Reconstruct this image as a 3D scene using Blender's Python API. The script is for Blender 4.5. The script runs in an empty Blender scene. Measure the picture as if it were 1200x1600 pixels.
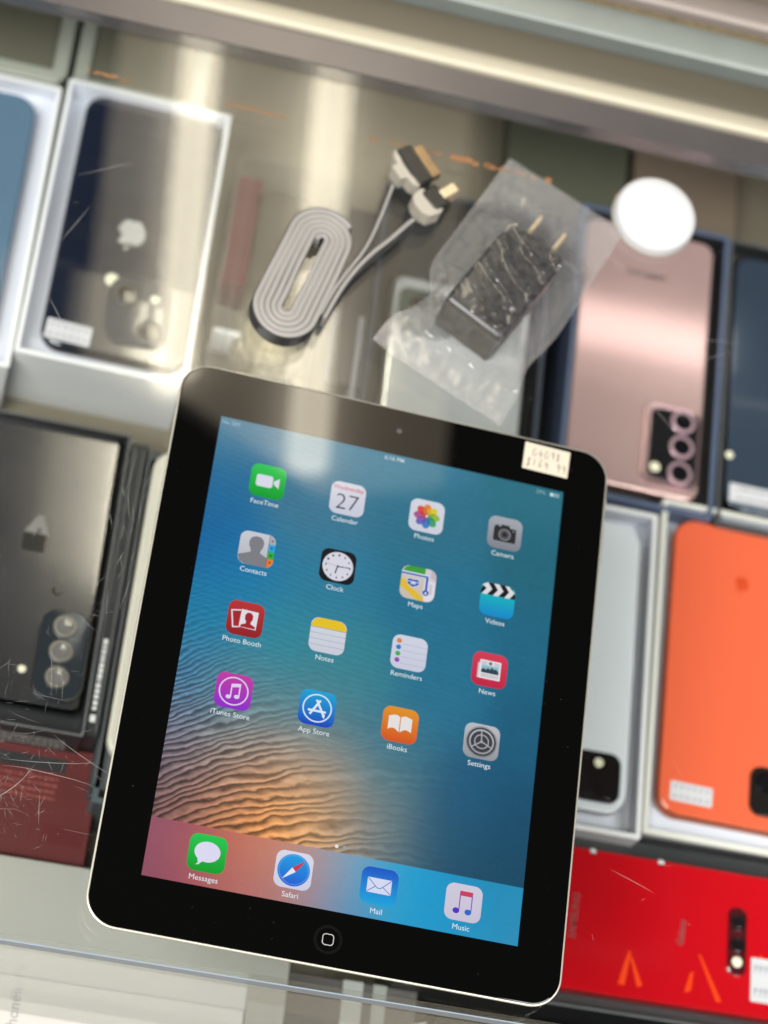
import bpy, math, random
import numpy as np
from mathutils import Matrix, Vector
random.seed(7); rng = np.random.default_rng(11)
S = 0.001                                             # everything below is written in millimetres
sc = bpy.context.scene
COL = sc.collection
# ------------------------------------------------------------------ camera, world, lamps, exposure
cam_d = bpy.data.cameras.new('camera'); cam = bpy.data.objects.new('camera', cam_d); COL.objects.link(cam)
r = Vector((0.96425, 0.12250, 0.23499)); d = Vector((0.21103, -0.89129, -0.40132)); v = Vector((0.16028, 0.43656, -0.88528))
m = Matrix((( r.x, -d.x, -v.x, 0), (r.y, -d.y, -v.y, 0), (r.z, -d.z, -v.z, 0), (0, 0, 0, 1)))
m.translation = Vector((-156.83, -352.84, 869.79)) * S
cam.matrix_world = m
cam_d.sensor_fit = 'HORIZONTAL'; cam_d.sensor_width = 36; cam_d.lens = 110.7
cam_d.clip_start = 0.01; cam_d.clip_end = 50
cam_d.dof.use_dof = True; cam_d.dof.focus_distance = 0.906; cam_d.dof.aperture_fstop = 8.4; cam_d.dof.aperture_blades = 0
sc.camera = cam
w = bpy.data.worlds.new('World'); sc.world = w; w.use_nodes = True
w.node_tree.nodes['Background'].inputs[0].default_value = (1.0, 0.95, 0.88, 1)
w.node_tree.nodes['Background'].inputs[1].default_value = 0.02
def area(name, loc, target, sx, sy, power, col):
    l = bpy.data.lights.new(name, 'AREA'); l.shape = 'RECTANGLE'; l.size = sx * S; l.size_y = sy * S; l.energy = power; l.color = col
    o = bpy.data.objects.new(name, l); COL.objects.link(o); o.location = Vector(loc) * S
    o.rotation_euler = (Vector(target) - Vector(loc)).to_track_quat('-Z', 'Y').to_euler()
area('shop_light', (-700, -520, 1250), (0, 50, -60), 900, 700, 45, (1.0, 0.97, 0.93))
area('shop_light', (800, -450, 1300), (50, 50, -60), 700, 700, 24, (1.0, 0.98, 0.96))
sc.view_settings.view_transform = 'Standard'; sc.view_settings.look = 'None'
sc.view_settings.exposure = 0.0; sc.view_settings.gamma = 1.0
sc.cycles.use_denoising = True
sc.cycles.max_bounces = 12; sc.cycles.transparent_max_bounces = 24; sc.cycles.caustics_reflective = False
sc.cycles.sample_clamp_indirect = 6.0
# ------------------------------------------------------------------ helpers
def lin(c):
    if isinstance(c, str):
        c = tuple(int(c[i:i + 2], 16) for i in (0, 2, 4))
    return tuple((x / 255 / 12.92 if x <= 10.3 else ((x / 255 + .055) / 1.055) ** 2.4) for x in c)
class MB:
    """collects polygons with a colour per corner point; build() links them as ONE mesh object"""
    def __init__(s): s.v = []; s.f = []; s.c = []; s.col = (1, 1, 1); s.mi = []; s.m = 0
    def add(s, vs, fs, col=None):
        n = len(s.v); s.v += [tuple(p) for p in vs]; s.f += [tuple(i + n for i in f) for f in fs]; s.mi += [s.m] * len(fs)
        if callable(col): s.c += [col(p) for p in vs]
        else: s.c += [col or s.col] * len(vs)
        return s
    def poly(s, pts, z, col=None):
        return s.add([(x, y, z) for x, y in pts], [tuple(range(len(pts)))], col)
    def band(s, a, b, col=None, closed=True):
        n = len(a); k = n if closed else n - 1
        return s.add(list(a) + list(b), [(i, (i + 1) % n, n + (i + 1) % n, n + i) for i in range(k)], col)
    def loft(s, rings, cap0=True, cap1=True, col=None):
        n = len(rings[0]); vs = [p for q in rings for p in q]; fs = []
        for j in range(len(rings) - 1):
            for i in range(n):
                a, b = j * n + i, j * n + (i + 1) % n
                fs.append((a, b, b + n, a + n))
        if cap0: fs.append(tuple(range(n))[::-1])
        if cap1: fs.append(tuple(range((len(rings) - 1) * n, len(rings) * n)))
        return s.add(vs, fs, col)
    def box(s, c, size, rot=0, bev=0, col=None):
        o = rr(size[0], size[1], max(bev, .01), 3, rot, c[0], c[1]); h = size[2] / 2
        if not bev: return s.loft([[(x, y, c[2] - h) for x, y in o], [(x, y, c[2] + h) for x, y in o]], col=col)
        i = rr(size[0] - 2 * bev, size[1] - 2 * bev, .02, 3, rot, c[0], c[1])
        return s.loft([[(x, y, c[2] - h) for x, y in i], [(x, y, c[2] - h + bev) for x, y in o], [(x, y, c[2] + h - bev) for x, y in o], [(x, y, c[2] + h) for x, y in i]], col=col)
    def build(s, name, mat, parent=None, loc=(0, 0, 0), rot=0, smooth=False, **props):
        me = bpy.data.meshes.new(name); me.from_pydata([(x * S, y * S, z * S) for x, y, z in s.v], [], s.f)
        for q in (mat if isinstance(mat, list) else [mat]): me.materials.append(q)
        if any(s.mi): me.polygons.foreach_set('material_index', s.mi)
        ca = me.color_attributes.new('Col', 'FLOAT_COLOR', 'POINT')
        a = np.ones((len(s.v), 4), np.float32); a[:, :3] = np.array(s.c, np.float32).reshape(-1, 3); ca.data.foreach_set('color', a.ravel())
        if smooth:
            me.polygons.foreach_set('use_smooth', [True] * len(me.polygons)); me.set_sharp_from_angle(angle=math.radians(smooth if smooth is not True else 40))
        me.update()
        return link(name, me, parent, loc, rot, **props)
def link(name, data, parent=None, loc=(0, 0, 0), rot=0, **props):
    o = bpy.data.objects.new(name, data); COL.objects.link(o); o.location = Vector(loc) * S; o.rotation_euler = (0, 0, math.radians(rot))
    if parent: o.parent = parent
    for k, q in props.items(): o[k] = q
    return o
def thing(name, label, cat, loc=(0, 0, 0), rot=0, group=None):
    o = link(name, None, None, loc, rot, label=label, category=cat)
    o.empty_display_size = .01
    if group: o['group'] = group
    return o
def rr(w, h, r, n=8, rot=0, cx=0, cy=0, sup=False):
    """outline of a rounded rectangle, counter-clockwise"""
    pts = []; r = min(r, w / 2, h / 2)
    for k, (sx, sy) in enumerate(((1, 1), (-1, 1), (-1, -1), (1, -1))):
        for i in range(n + 1):
            a = math.radians(90 * k + 90 * i / n)
            pts.append((sx * (w / 2 - r) + r * math.cos(a), sy * (h / 2 - r) + r * math.sin(a)))
    c, q = math.cos(math.radians(rot)), math.sin(math.radians(rot))
    return [(cx + x * c - y * q, cy + x * q + y * c) for x, y in pts]
def circ(cx, cy, r, n=24, ry=None, rot=0):
    c, q = math.cos(math.radians(rot)), math.sin(math.radians(rot)); ry = r if ry is None else ry
    return [(cx + r * math.cos(a) * c - ry * math.sin(a) * q, cy + r * math.cos(a) * q + ry * math.sin(a) * c) for a in (2 * math.pi * i / n for i in range(n))]
def R3(o, z): return [(x, y, z) for x, y in o]
def rrect_loft(w, h, r, prof, n=8, cx=0, cy=0, mb=None, cap0=True, cap1=True, rot=0, col=None):
    """closed body whose outline is a rounded rectangle; prof = [(inset, z), ...] from the underside to the top"""
    return (mb or MB()).loft([R3(rr(w - 2 * i, h - 2 * i, max(r - i, .3), n, rot, cx, cy), z) for i, z in prof], cap0, cap1, col)
def text(name, body, size, mat, parent, x, y, z, rot=0, align='CENTER', col=(1, 1, 1), bold=0.0, **props):
    cu = bpy.data.curves.new(name, 'FONT'); cu.body = body; cu.size = size * S; cu.align_x = align; cu.align_y = 'CENTER'; cu.offset = bold * S; cu.resolution_u = 3
    t = bpy.data.objects.new(name, cu); COL.objects.link(t)
    dg = bpy.context.evaluated_depsgraph_get()
    me = bpy.data.meshes.new_from_object(t.evaluated_get(dg)); bpy.data.objects.remove(t); bpy.data.curves.remove(cu)
    me.name = name; me.materials.clear(); me.materials.append(mat)
    ca = me.color_attributes.new('Col', 'FLOAT_COLOR', 'POINT'); ca.data.foreach_set('color', list((*col, 1.0)) * len(me.vertices))
    return link(name, me, parent, (x, y, z), rot, **props)
# ------------------------------------------------------------------ materials
def newmat(name):
    q = bpy.data.materials.new(name); q.use_nodes = True; return q, q.node_tree.nodes, q.node_tree.links, q.node_tree.nodes['Principled BSDF']
def pm(name, col, rough=.5, metal=0, spec=.5, var=0., scale=60, bump=0., coat=0., rvar=0., trans=0., stretch=None):
    """plain Principled with a little noise in colour, gloss and relief"""
    q, N, L, b = newmat(name); c = lin(col) if (isinstance(col, str) or max(col) > 1.001) else col
    b.inputs['Base Color'].default_value = (*c, 1); b.inputs['Roughness'].default_value = rough; b.inputs['Metallic'].default_value = metal
    b.inputs['Specular IOR Level'].default_value = spec; b.inputs['Coat Weight'].default_value = coat; b.inputs['Coat Roughness'].default_value = .04
    if var or bump or rvar:
        tc = N.new('ShaderNodeTexCoord'); nz = N.new('ShaderNodeTexNoise'); nz.inputs['Scale'].default_value = scale; nz.inputs['Detail'].default_value = 5
        if stretch:
            mp = N.new('ShaderNodeMapping'); mp.inputs['Scale'].default_value = stretch; L.new(tc.outputs['Object'], mp.inputs[0]); L.new(mp.outputs[0], nz.inputs[0])
        else: L.new(tc.outputs['Object'], nz.inputs[0])
        if var:
            mx = N.new('ShaderNodeMix'); mx.data_type = 'RGBA'; mx.inputs['A'].default_value = (*[max(0, x * (1 - var)) for x in c], 1); mx.inputs['B'].default_value = (*[min(1, x * (1 + var)) for x in c], 1)
            L.new(nz.outputs[0], mx.inputs['Factor']); L.new(mx.outputs['Result'], b.inputs['Base Color'])
        if rvar:
            mr = N.new('ShaderNodeMapRange'); mr.inputs['To Min'].default_value = max(0, rough - rvar); mr.inputs['To Max'].default_value = rough + rvar
            L.new(nz.outputs[0], mr.inputs[0]); L.new(mr.outputs[0], b.inputs['Roughness'])
        if bump:
            bp = N.new('ShaderNodeBump'); bp.inputs['Strength'].default_value = bump; bp.inputs['Distance'].default_value = .0005
            L.new(nz.outputs[0], bp.inputs['Height']); L.new(bp.outputs[0], b.inputs['Normal'])
    return q
def attr_col(N): a = N.new('ShaderNodeAttribute'); a.attribute_name = 'Col'; return a.outputs['Color']
def screenmat():
    q, N, L, b = newmat('lit_screen')
    b.inputs['Base Color'].default_value = (.004, .004, .005, 1); b.inputs['Roughness'].default_value = .03
    L.new(attr_col(N), b.inputs['Emission Color']); b.inputs['Emission Strength'].default_value = 1.0
    return q
def printmat(rough=.5):
    q, N, L, b = newmat('printed_ink'); L.new(attr_col(N), b.inputs['Base Color']); b.inputs['Roughness'].default_value = rough; return q
def clearmat(name, tint, ior=1.5, rough=.0, haze=0., hazecol=(.8, .8, .8), bump=0., scale=120, extra=1.0, hvar=False):
    """thin clear sheet: what is behind shows through, the surface mirrors by Fresnel, a little haze of dust or film"""
    q = bpy.data.materials.new(name); q.use_nodes = True; N, L = q.node_tree.nodes, q.node_tree.links; N.clear()
    out = N.new('ShaderNodeOutputMaterial'); tr = N.new('ShaderNodeBsdfTransparent'); tr.inputs[0].default_value = (*tint, 1)
    gl = N.new('ShaderNodeBsdfGlossy'); gl.inputs['Roughness'].default_value = rough
    geo = N.new('ShaderNodeNewGeometry'); mi = N.new('ShaderNodeMix'); mi.inputs['A'].default_value = ior; mi.inputs['B'].default_value = 1 / ior
    L.new(geo.outputs['Backfacing'], mi.inputs['Factor']); fr = N.new('ShaderNodeFresnel'); L.new(mi.outputs['Result'], fr.inputs['IOR'])
    mu = N.new('ShaderNodeMath'); mu.operation = 'MULTIPLY'; mu.inputs[1].default_value = extra; L.new(fr.outputs[0], mu.inputs[0])
    base = tr.outputs[0]
    if bump or hvar:
        tc = N.new('ShaderNodeTexCoord'); nz = N.new('ShaderNodeTexNoise'); nz.inputs['Scale'].default_value = scale; nz.inputs['Detail'].default_value = 6; L.new(tc.outputs['Object'], nz.inputs[0])
    if haze:
        df = N.new('ShaderNodeBsdfDiffuse'); df.inputs[0].default_value = (*hazecol, 1); tl = N.new('ShaderNodeBsdfTranslucent'); tl.inputs[0].default_value = (*hazecol, 1)
        dm = N.new('ShaderNodeMixShader'); dm.inputs[0].default_value = .35; L.new(df.outputs[0], dm.inputs[1]); L.new(tl.outputs[0], dm.inputs[2])
        m1 = N.new('ShaderNodeMixShader'); m1.inputs[0].default_value = haze; L.new(tr.outputs[0], m1.inputs[1]); L.new(dm.outputs[0], m1.inputs[2]); base = m1.outputs[0]
        if hvar:
            mr = N.new('ShaderNodeMapRange'); mr.inputs['From Min'].default_value = .35; mr.inputs['From Max'].default_value = .65; mr.inputs['To Min'].default_value = haze * .5; mr.inputs['To Max'].default_value = haze * 1.5
            L.new(nz.outputs[0], mr.inputs[0]); L.new(mr.outputs[0], m1.inputs[0])
    if bump:
        bp = N.new('ShaderNodeBump'); bp.inputs['Strength'].default_value = bump; bp.inputs['Distance'].default_value = .001; L.new(nz.outputs[0], bp.inputs['Height'])
        L.new(bp.outputs[0], gl.inputs['Normal']); L.new(bp.outputs[0], fr.inputs['Normal'])
    m2 = N.new('ShaderNodeMixShader'); L.new(mu.outputs[0], m2.inputs[0]); L.new(base, m2.inputs[1]); L.new(gl.outputs[0], m2.inputs[2]); L.new(m2.outputs[0], out.inputs[0])
    return q
def emit(name, col, k):
    q, N, L, b = newmat(name); b.inputs['Base Color'].default_value = (.6, .6, .6, 1); b.inputs['Emission Color'].default_value = (*col, 1); b.inputs['Emission Strength'].default_value = k; return q
SCREEN = screenmat(); INK = printmat()
GLASS = clearmat('counter_glass', (.972, .984, .978))
CLEAR = clearmat('clear_plastic', (.95, .96, .96), rough=.03, haze=.02, bump=.15, scale=60, extra=1.2)
FILM = clearmat('crinkled_film', (.95, .95, .95), rough=.14, haze=.055, hazecol=(.85, .85, .85), bump=.07, scale=300, extra=1.1, hvar=True)
BEZEL = pm('black_bezel_glass', (.0015, .0015, .0015), .025)
ALU = pm('brushed_aluminium', (.50, .48, .41), .40, .5, scale=900, rvar=.08, stretch=(1, .03, 1))
CREAM = pm('cream_polished_band', (.74, .71, .60), .3)
WHITE = pm('white_card', (.78, .79, .80), .45, var=.03, scale=30)
WHITEIN = pm('white_card_inside', (.70, .72, .80), .5)
DARKCARD = pm('black_card', (.022, .023, .025), .42, var=.3, scale=50)
FLOOR = pm('worn_olive_shelf', (.21, .185, .135), .55, var=.25, scale=18, bump=.1)
BLACKPL = pm('black_plastic', (.012, .012, .012), .35, var=.2, scale=200)
LENS = pm('lens_glass', (.006, .006, .008), .03, coat=1)
GOLDTIP = pm('plated_metal', (.72, .60, .42), .4, .7)
BROWNTIP = pm('dull_steel_plate', (.30, .22, .14), .35, 1, var=.4, scale=250)
CREAMPL = pm('cream_plastic', (.36, .335, .28), .45)
# ------------------------------------------------------------------ the display case
ROT = 1.2
case = thing('display_case', 'long glass topped shop display case with bright metal rails along its far edge', 'display case', (0, 0, -155), ROT)
mb = MB().box((50, 81.7, 152), (940, 417.4, 6), bev=.6); mb.build('glass_top', GLASS, case)
MB().box((50, -124.3, 72), (940, 5, 144), bev=.5).build('front_glass', GLASS, case)
MB().box((50, 100, -6), (1100, 900, 12)).build('shelf', FLOOR, case)
rail = thing  # (rails are parts of the case)
def strip(name, y0, y1, z0, z1, mat, rnd=0., n=6):
    """a rail running along x; rnd > 0 gives it a rounded top"""
    prof = [(y0, z0)] + [(y0 + (y1 - y0) * (1 - math.cos(math.pi * i / n)) / 2, z1 - rnd + rnd * math.sin(math.pi * i / n)) for i in range(n + 1)] + [(y1, z0)]
    M = MB(); M.loft([[(x, y, z + 155) for y, z in prof] for x in (-420, 520)])
    return M.build(name, mat, case, smooth=50)
RAILM = pm('brushed_steel_rail', (.62, .60, .52), .24, 1, scale=700, rvar=.1, stretch=(.02, 1, 1))
strip('flange', 290.8, 305.4, -9, -.4, pm('lilac_grey_strip', (.12, .11, .112), .28, .45, var=.15, scale=25))
strip('rounded_rail', 305.7, 317, -8, 3.5, pm('polished_warm_rail', (.46, .425, .33), .5, .35, var=.06, scale=500, rvar=.08, stretch=(.02, 1, 1)), 3, 10)
strip('flat_rail', 317.3, 335.4, -8, .5, pm('grey_rail', (.12, .108, .08), .5, .4, var=.08, scale=600, rvar=.1, stretch=(.02, 1, 1)), 1)
strip('track_groove', 335.7, 339.6, -8, -6, BLACKPL)
strip('wide_rail', 339.8, 357, -8, 6, pm('pale_anodised_rail', (.25, .28, .26), .42, .3, var=.12, scale=40, bump=.05), 1.6)
strip('gritty_groove', 357.3, 363, -8, 1, pm('rust_grit', (.13, .10, .05), .9, var=.9, scale=400, bump=1))
strip('outer_rail', 363.3, 381, -8, 8, pm('pinkish_rail', (.26, .225, .20), .45, .4), 3)
strip('back_ledge', 381.3, 480, -8, -4, pm('olive_ledge', (.14, .125, .09), .5, var=.2, scale=20))
MB().box((172, 317, 145), (108, 27, 2), bev=.4).build('added_glow_strip', emit('added_strip_glow', (1.0, .90, .85), 4.6), case)  # glowing strip added under the rail to mirror a bright band in the pink phone
MB().box((50, 476, 72), (940, 6, 150)).build('back_panel', FLOOR, case)
# faded orange line on the glass underside
M = MB()
for x0, x1, wd, al in ((-24, 10, .8, 1), (14, 62, 1.7, 1), (30, 50, 1.2, 1), (-90, -62, .8, 1), (-152, -132, 1., 1), (92, 97, 2.2, 1), (104, 107, 2, 1)):
    n = 14
    for i in range(n):
        if random.random() < .18: continue
        a = x0 + (x1 - x0) * i / n; b = x0 + (x1 - x0) * (i + .9) / n; y = 257 + (a - 20) * -.012 + random.uniform(-.6, .6)
        t = wd * random.uniform(.5, 1.2)
        M.poly([(a, y - t), (b, y - t * random.uniform(.6, 1)), (b, y + t * random.uniform(.5, 1)), (a, y + t * .8)], 155.08)
M.build('orange_paint_line', pm('worn_orange_paint', (.25, .115, .04), .7), case, kind='stuff')
MB().box((50, -127.25, 152), (940, .5, 6.2)).build('polished_edge', pm('blue_glass_edge', (.22, .27, .33), .25), case)
# scratches worn into the glass top
M = MB()
def scratch(x, y, a, ln, wd, bend=0.):
    n = 8; pts = []; px, py = x, y
    for i in range(n + 1):
        pts.append((px, py, a)); px += math.cos(a) * ln / n; py += math.sin(a) * ln / n; a += bend / n + random.uniform(-.05, .05)
    L1 = [(p + math.sin(q) * wd / 2 * math.sin(math.pi * (i + .3) / (n + .6)), r_ - math.cos(q) * wd / 2 * math.sin(math.pi * (i + .3) / (n + .6)), 155.06) for i, (p, r_, q) in enumerate(pts)]
    L2 = [(p - math.sin(q) * wd / 2 * math.sin(math.pi * (i + .3) / (n + .6)), r_ + math.cos(q) * wd / 2 * math.sin(math.pi * (i + .3) / (n + .6)), 155.06) for i, (p, r_, q) in enumerate(pts)]
    M.band(L1, L2, closed=False)
for _ in range(85): scratch(random.uniform(-150, -95), random.uniform(-88, 20), random.choice([random.uniform(-.4, .2), random.uniform(1.1, 2.0), random.uniform(0, 3.1)]), random.choice([2, 3, 4, 6, 9, 14]), random.uniform(.07, .16), random.uniform(-.5, .5))
for _ in range(60): scratch(random.gauss(-126, 7), random.gauss(-72, 9), random.uniform(0, 3.14), random.uniform(1, 6), random.uniform(.08, .16))
for _ in range(30): scratch(random.gauss(-104, 6), random.uniform(5, 75), random.uniform(1.0, 2.0), random.uniform(4, 16), random.uniform(.1, .25), random.uniform(-.2, .2))
for x, y, a, ln, wd, b in ((-136, -58, -.02, 40, .3, .35), (-134, -61, .1, 38, .34, -.35), (-146, -80, .35, 34, .42, .9), (-120, -30, 1.75, 22, .22, .1), (-117, -45, -.55, 34, .3, .1), (-150, -30, -1.0, 22, .25, .3),
                           (-132, -78, 1.7, 26, .25, .2), (-118, -70, -1.4, 12, .25, 0), (-62, 150, 1.2, 26, .4, .1), (-66, 172, .2, 22, .4, -.2), (-148, 205, .5, 30, .4, .2), (-68, 200, -.6, 24, .45, .2),
                           (112, 168, .45, 48, .35, 0), (118, 190, .1, 40, .3, .1), (128, 140, 2.3, 26, .3, 0), (110, 205, -.5, 26, .35, .2), (-150, 170, 1.1, 24, .4, .2), (-140, 130, 2.2, 18, .4, 0), (110, -60, -.3, 20, .3, 0)):
    scratch(x, y, a, ln, wd, b)
for _ in range(90):
    scratch(random.uniform(-160, 160), random.uniform(-90, 250), random.uniform(0, 3.14), random.uniform(1, 8), random.uniform(.08, .2), random.uniform(-.4, .4))
for _ in range(160):
    x, y = random.uniform(-160, 170), random.uniform(-110, 260); M.poly(circ(x, y, random.uniform(.08, .28), 6), 155.05)
q = clearmat('scratched_glass', (1, 1, 1), haze=.20, hazecol=(.85, .84, .80)); M.build('glass_scratch', q, case, kind='stuff')
# ------------------------------------------------------------------ unseen glowing panel, made up for the brown veil and streaks the counter mirrors
cl = thing('unseen_glow_panel', 'long unseen glowing panel with two bright bars, made for the veil and streaks in the counter glass', 'glowing panel', (35, 850, 900))
MB().poly([(-185, 300), (-147, -247), (-54, -277), (69, -335), (172, -305), (155, 300)][::-1], 0).build('diffuser', emit('veil_glow', (1.0, .83, .60), 1.1), cl)  # outline shaped to bound the brown veil in the glass and bezel
MB().poly([(-185, 300), (-147, -247), (-54, -277), (69, -335), (172, -305), (155, 300)], 20).build('housing', pm('panel_backing', (.3, .3, .3), .5), cl)
for (xa, ya), (xb, yb), wd in (((-112, 250), (-68, -262), 16), ((14, 270), (52, -322), 17)):
    dx, dy = xb - xa, yb - ya; l = math.hypot(dx, dy); nx, ny = -dy / l, dx / l
    MB().loft([[(x + nx * wd * math.cos(t), y + ny * wd * math.cos(t), -20 + wd * math.sin(t)) for t in np.linspace(0, 2 * math.pi, 12, endpoint=False)] for x, y in ((xa, ya), (xb, yb))]).build('streak_bar', emit('streak_glow', (1.0, .89, .68), 12.5), cl, smooth=True)
# ------------------------------------------------------------------ tablet
tab = thing('tablet', 'black bezelled tablet with lit home screen of app icons lying on the glass counter', 'tablet')
TW, TH, TR = 185.7, 241.2, 12.5
prof = [(16, .05), (9, .7), (4.5, 2.2), (1.8, 4.4), (.5, 6.6), (.02, 8.0), (0, 8.6), (.15, 8.85), (.75, 8.85), (.8, 8.0)]
rrect_loft(TW, TH, TR, prof, 12).build('back_shell', ALU, tab, smooth=60)
rrect_loft(TW - 1.5, TH - 1.5, TR - .7, [(.1, 8.2), (0, 8.4), (0, 9.1), (.15, 9.3), (.4, 9.36)], 12).build('cover_glass', BEZEL, tab)
SZ = 9.385; SW, SH = 147.8, 197.1
def fbm(x, y, seed, octv=4):
    out = np.zeros_like(x); amp = 1; tot = 0; g = np.random.default_rng(seed)
    for o in range(octv):
        t = g.random((64, 64)); f = 2 ** o; X, Y = x * f + o * 7.3, y * f + o * 3.1; i, j = np.floor(X).astype(int), np.floor(Y).astype(int); u, w_ = X - i, Y - j
        u, w_ = u * u * (3 - 2 * u), w_ * w_ * (3 - 2 * w_); i0, i1, j0, j1 = i % 64, (i + 1) % 64, j % 64, (j + 1) % 64
        out += amp * ((t[i0, j0] * (1 - u) + t[i1, j0] * u) * (1 - w_) + (t[i0, j1] * (1 - u) + t[i1, j1] * u) * w_); tot += amp; amp *= .5
    return out / tot
def wallpaper():
    nx, ny = 430, 572
    U, V = np.meshgrid(np.linspace(0, 1, nx), np.linspace(0, 4 / 3, ny))
    ctl = [(0, 0, '4E7F98'), (.5, 0, '3F7F98'), (1, 0, '2A6E80'), (0, .22, '1F6A96'), (.3, .2, '3D7590'), (.6, .2, '2C6E86'), (1, .25, '1F6478'), (0, .38, '0E5E98'), (.12, .46, '1676A6'), (.35, .42, '2A7896'),
           (.65, .45, '1F6E8C'), (1, .5, '1A6480'), (.05, .6, '187AA0'), (.25, .62, '2C8496'), (.45, .66, '32808E'), (.7, .68, '226E8C'), (1, .75, '145A78'), (.0, .78, '3A6E90'), (.18, .8, '54808A'), (.4, .8, '4E7F8A'), (.6, .85, '34748A'),
           (.0, .95, '6A6C7C'), (.2, .96, '85807A'), (.4, .97, '9A9082'), (.58, .98, '5C7C80'), (.78, .95, '1A5678'), (1, 1.0, '104C6A'), (0, 1.08, '624E54'), (.14, 1.08, '84685C'), (.28, 1.07, 'BE8450'), (.42, 1.08, 'BE9060'), (.56, 1.1, '748484'), (.75, 1.1, '1E5672'), (1, 1.12, '104660'),
           (0, 1.2, '5A4146'), (.13, 1.19, '94583E'), (.27, 1.16, 'DA8A48'), (.4, 1.17, 'E6A45E'), (.5, 1.18, '948A78'), (.62, 1.18, '4A6C78'), (.8, 1.18, '164660')]
    num = np.zeros((*U.shape, 3)); den = np.zeros(U.shape)
    for a, b, c in ctl:
        g = np.exp(-((U - a) ** 2 + (V - b) ** 2) / (2 * .085 ** 2)) + 1e-9; num += g[..., None] * np.array(lin(c)); den += g
    C = num / den[..., None]
    warp = fbm(U * 5, V * 5, 3) - .5; w2 = fbm(U * 3.5, V * 14, 5) - .5; w3 = fbm(U * 22, V * 40, 9) - .5
    P = V + .60 * U - .36 * U * U + .05 * warp; w2 = fbm(U * 4.5, P * 15, 5) - .5
    freq = lambda p: 24 * p + 26 * (1.55 - p) ** 2 * -.9
    ph = 24 * P + 11 * np.clip(1.45 - P, 0, 2) ** 2 * -1.0 + 1.1 * w2 + .25 * w3
    ph = 40 * P - 22 * np.clip(1.25 - P, 0, 2) ** 1.6 + 2.6 * w2 + .7 * w3
    f = ph - np.floor(ph); saw = np.where(f < .72, f / .72, (1 - f) / .28); saw = saw * saw * (3 - 2 * saw)
    f2 = 62 * (V - .12 * U + .03 * warp) + 3 * (fbm(U * 3, V * 3, 21) - .5) + .8 * w3; fine = .5 + .5 * np.sin(2 * math.pi * f2)
    f4 = 40 * (P) + 4.5 * w2 + .5 * w3; mid = .5 + .5 * np.sin(2 * math.pi * f4)
    sand = 1 / (1 + np.exp(-((V - .97) * 11 - (U - .34) * 9))); sand = np.clip(sand, 0, 1) * np.clip(1.55 - 1.45 * U, .06, 1)
    side = np.clip(1.25 - U * 1.25, 0, 1)
    C = C * (1 + sand[..., None] * ((saw - .52) * 1.4)[..., None])
    midm = np.exp(-((V - .93) / .17) ** 2) * np.clip(1.35 - 1.5 * U, 0, 1)
    C *= (1 + midm * (mid - .5) * .30)[..., None]
    C *= (1 + (fine - .5) * (.03 + .10 * side * np.exp(-((V - .5) / .45) ** 2)))[..., None]
    C *= (1 + .10 * (fbm(U * 60, V * 60, 33, 2) - .5) + .5 * sand * (fbm(U * 40, V * 90, 35, 3) - .5))[..., None]
    # dock: a blurred pale copy of what lies under it
    dk = [(0, 1.18, '8C5064'), (.0, 1.333, '84485C'), (.12, 1.25, 'A05458'), (.25, 1.2, 'BC6A54'), (.36, 1.18, 'CC8460'), (.30, 1.32, 'A25E5E'), (.36, 1.26, 'BC7A68'), (.45, 1.2, 'A89A98'), (.43, 1.3, '8E7C88'), (.52, 1.2, '5A9CBC'), (.53, 1.31, '3E88B0'), (.63, 1.24, '1E9CC8'), (.75, 1.26, '1592C4'), (.9, 1.22, '1A86B2'), (1, 1.18, '2088B0'), (1, 1.333, '2A86AC'), (.85, 1.33, '1A90BE')]
    num = np.zeros((*U.shape, 3)); den = np.zeros(U.shape)
    for a, b, c in dk:
        g = np.exp(-((U - a) ** 2 + (V - b) ** 2) / (2 * .075 ** 2)) + 1e-9; num += g[..., None] * np.array(lin(c)); den += g
    D = num / den[..., None]; D *= (1 + .05 * (fbm(U * 90, V * 90, 41, 2) - .5))[..., None]
    md = (V > 1.1755)[..., None]; C = np.where(md, D, C)
    vs = np.stack([(U - .5) * SW, SH / 2 - V * SW, np.full(U.shape, SZ)], -1).reshape(-1, 3) * S
    idx = np.arange(nx * ny).reshape(ny, nx); fs = np.stack([idx[1:, :-1], idx[1:, 1:], idx[:-1, 1:], idx[:-1, :-1]], -1).reshape(-1, 4)
    me = bpy.data.meshes.new('screen'); nf = len(fs)
    me.vertices.add(len(vs)); me.vertices.foreach_set('co', vs.ravel().astype(np.float32)); me.loops.add(nf * 4); me.loops.foreach_set('vertex_index', fs.ravel().astype(np.int32))
    me.polygons.add(nf); me.polygons.foreach_set('loop_start', np.arange(0, nf * 4, 4, dtype=np.int32)); me.update(calc_edges=True); me.validate()
    ca = me.color_attributes.new('Col', 'FLOAT_COLOR', 'POINT'); a = np.ones((len(vs), 4), np.float32); a[:, :3] = np.clip(C * np.where(md, 1.06, 1.0), 0, 1).reshape(-1, 3); ca.data.foreach_set('color', a.ravel())
    me.materials.append(SCREEN); return link('screen', me, tab)
screen = wallpaper()
PT = SW / 768
def G(top, bot):
    a, b = np.array(lin(top)), np.array(lin(bot))
    return lambda p: tuple(a + (b - a) * min(1, max(0, (38 * PT - p[1]) / (76 * PT))))
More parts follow.
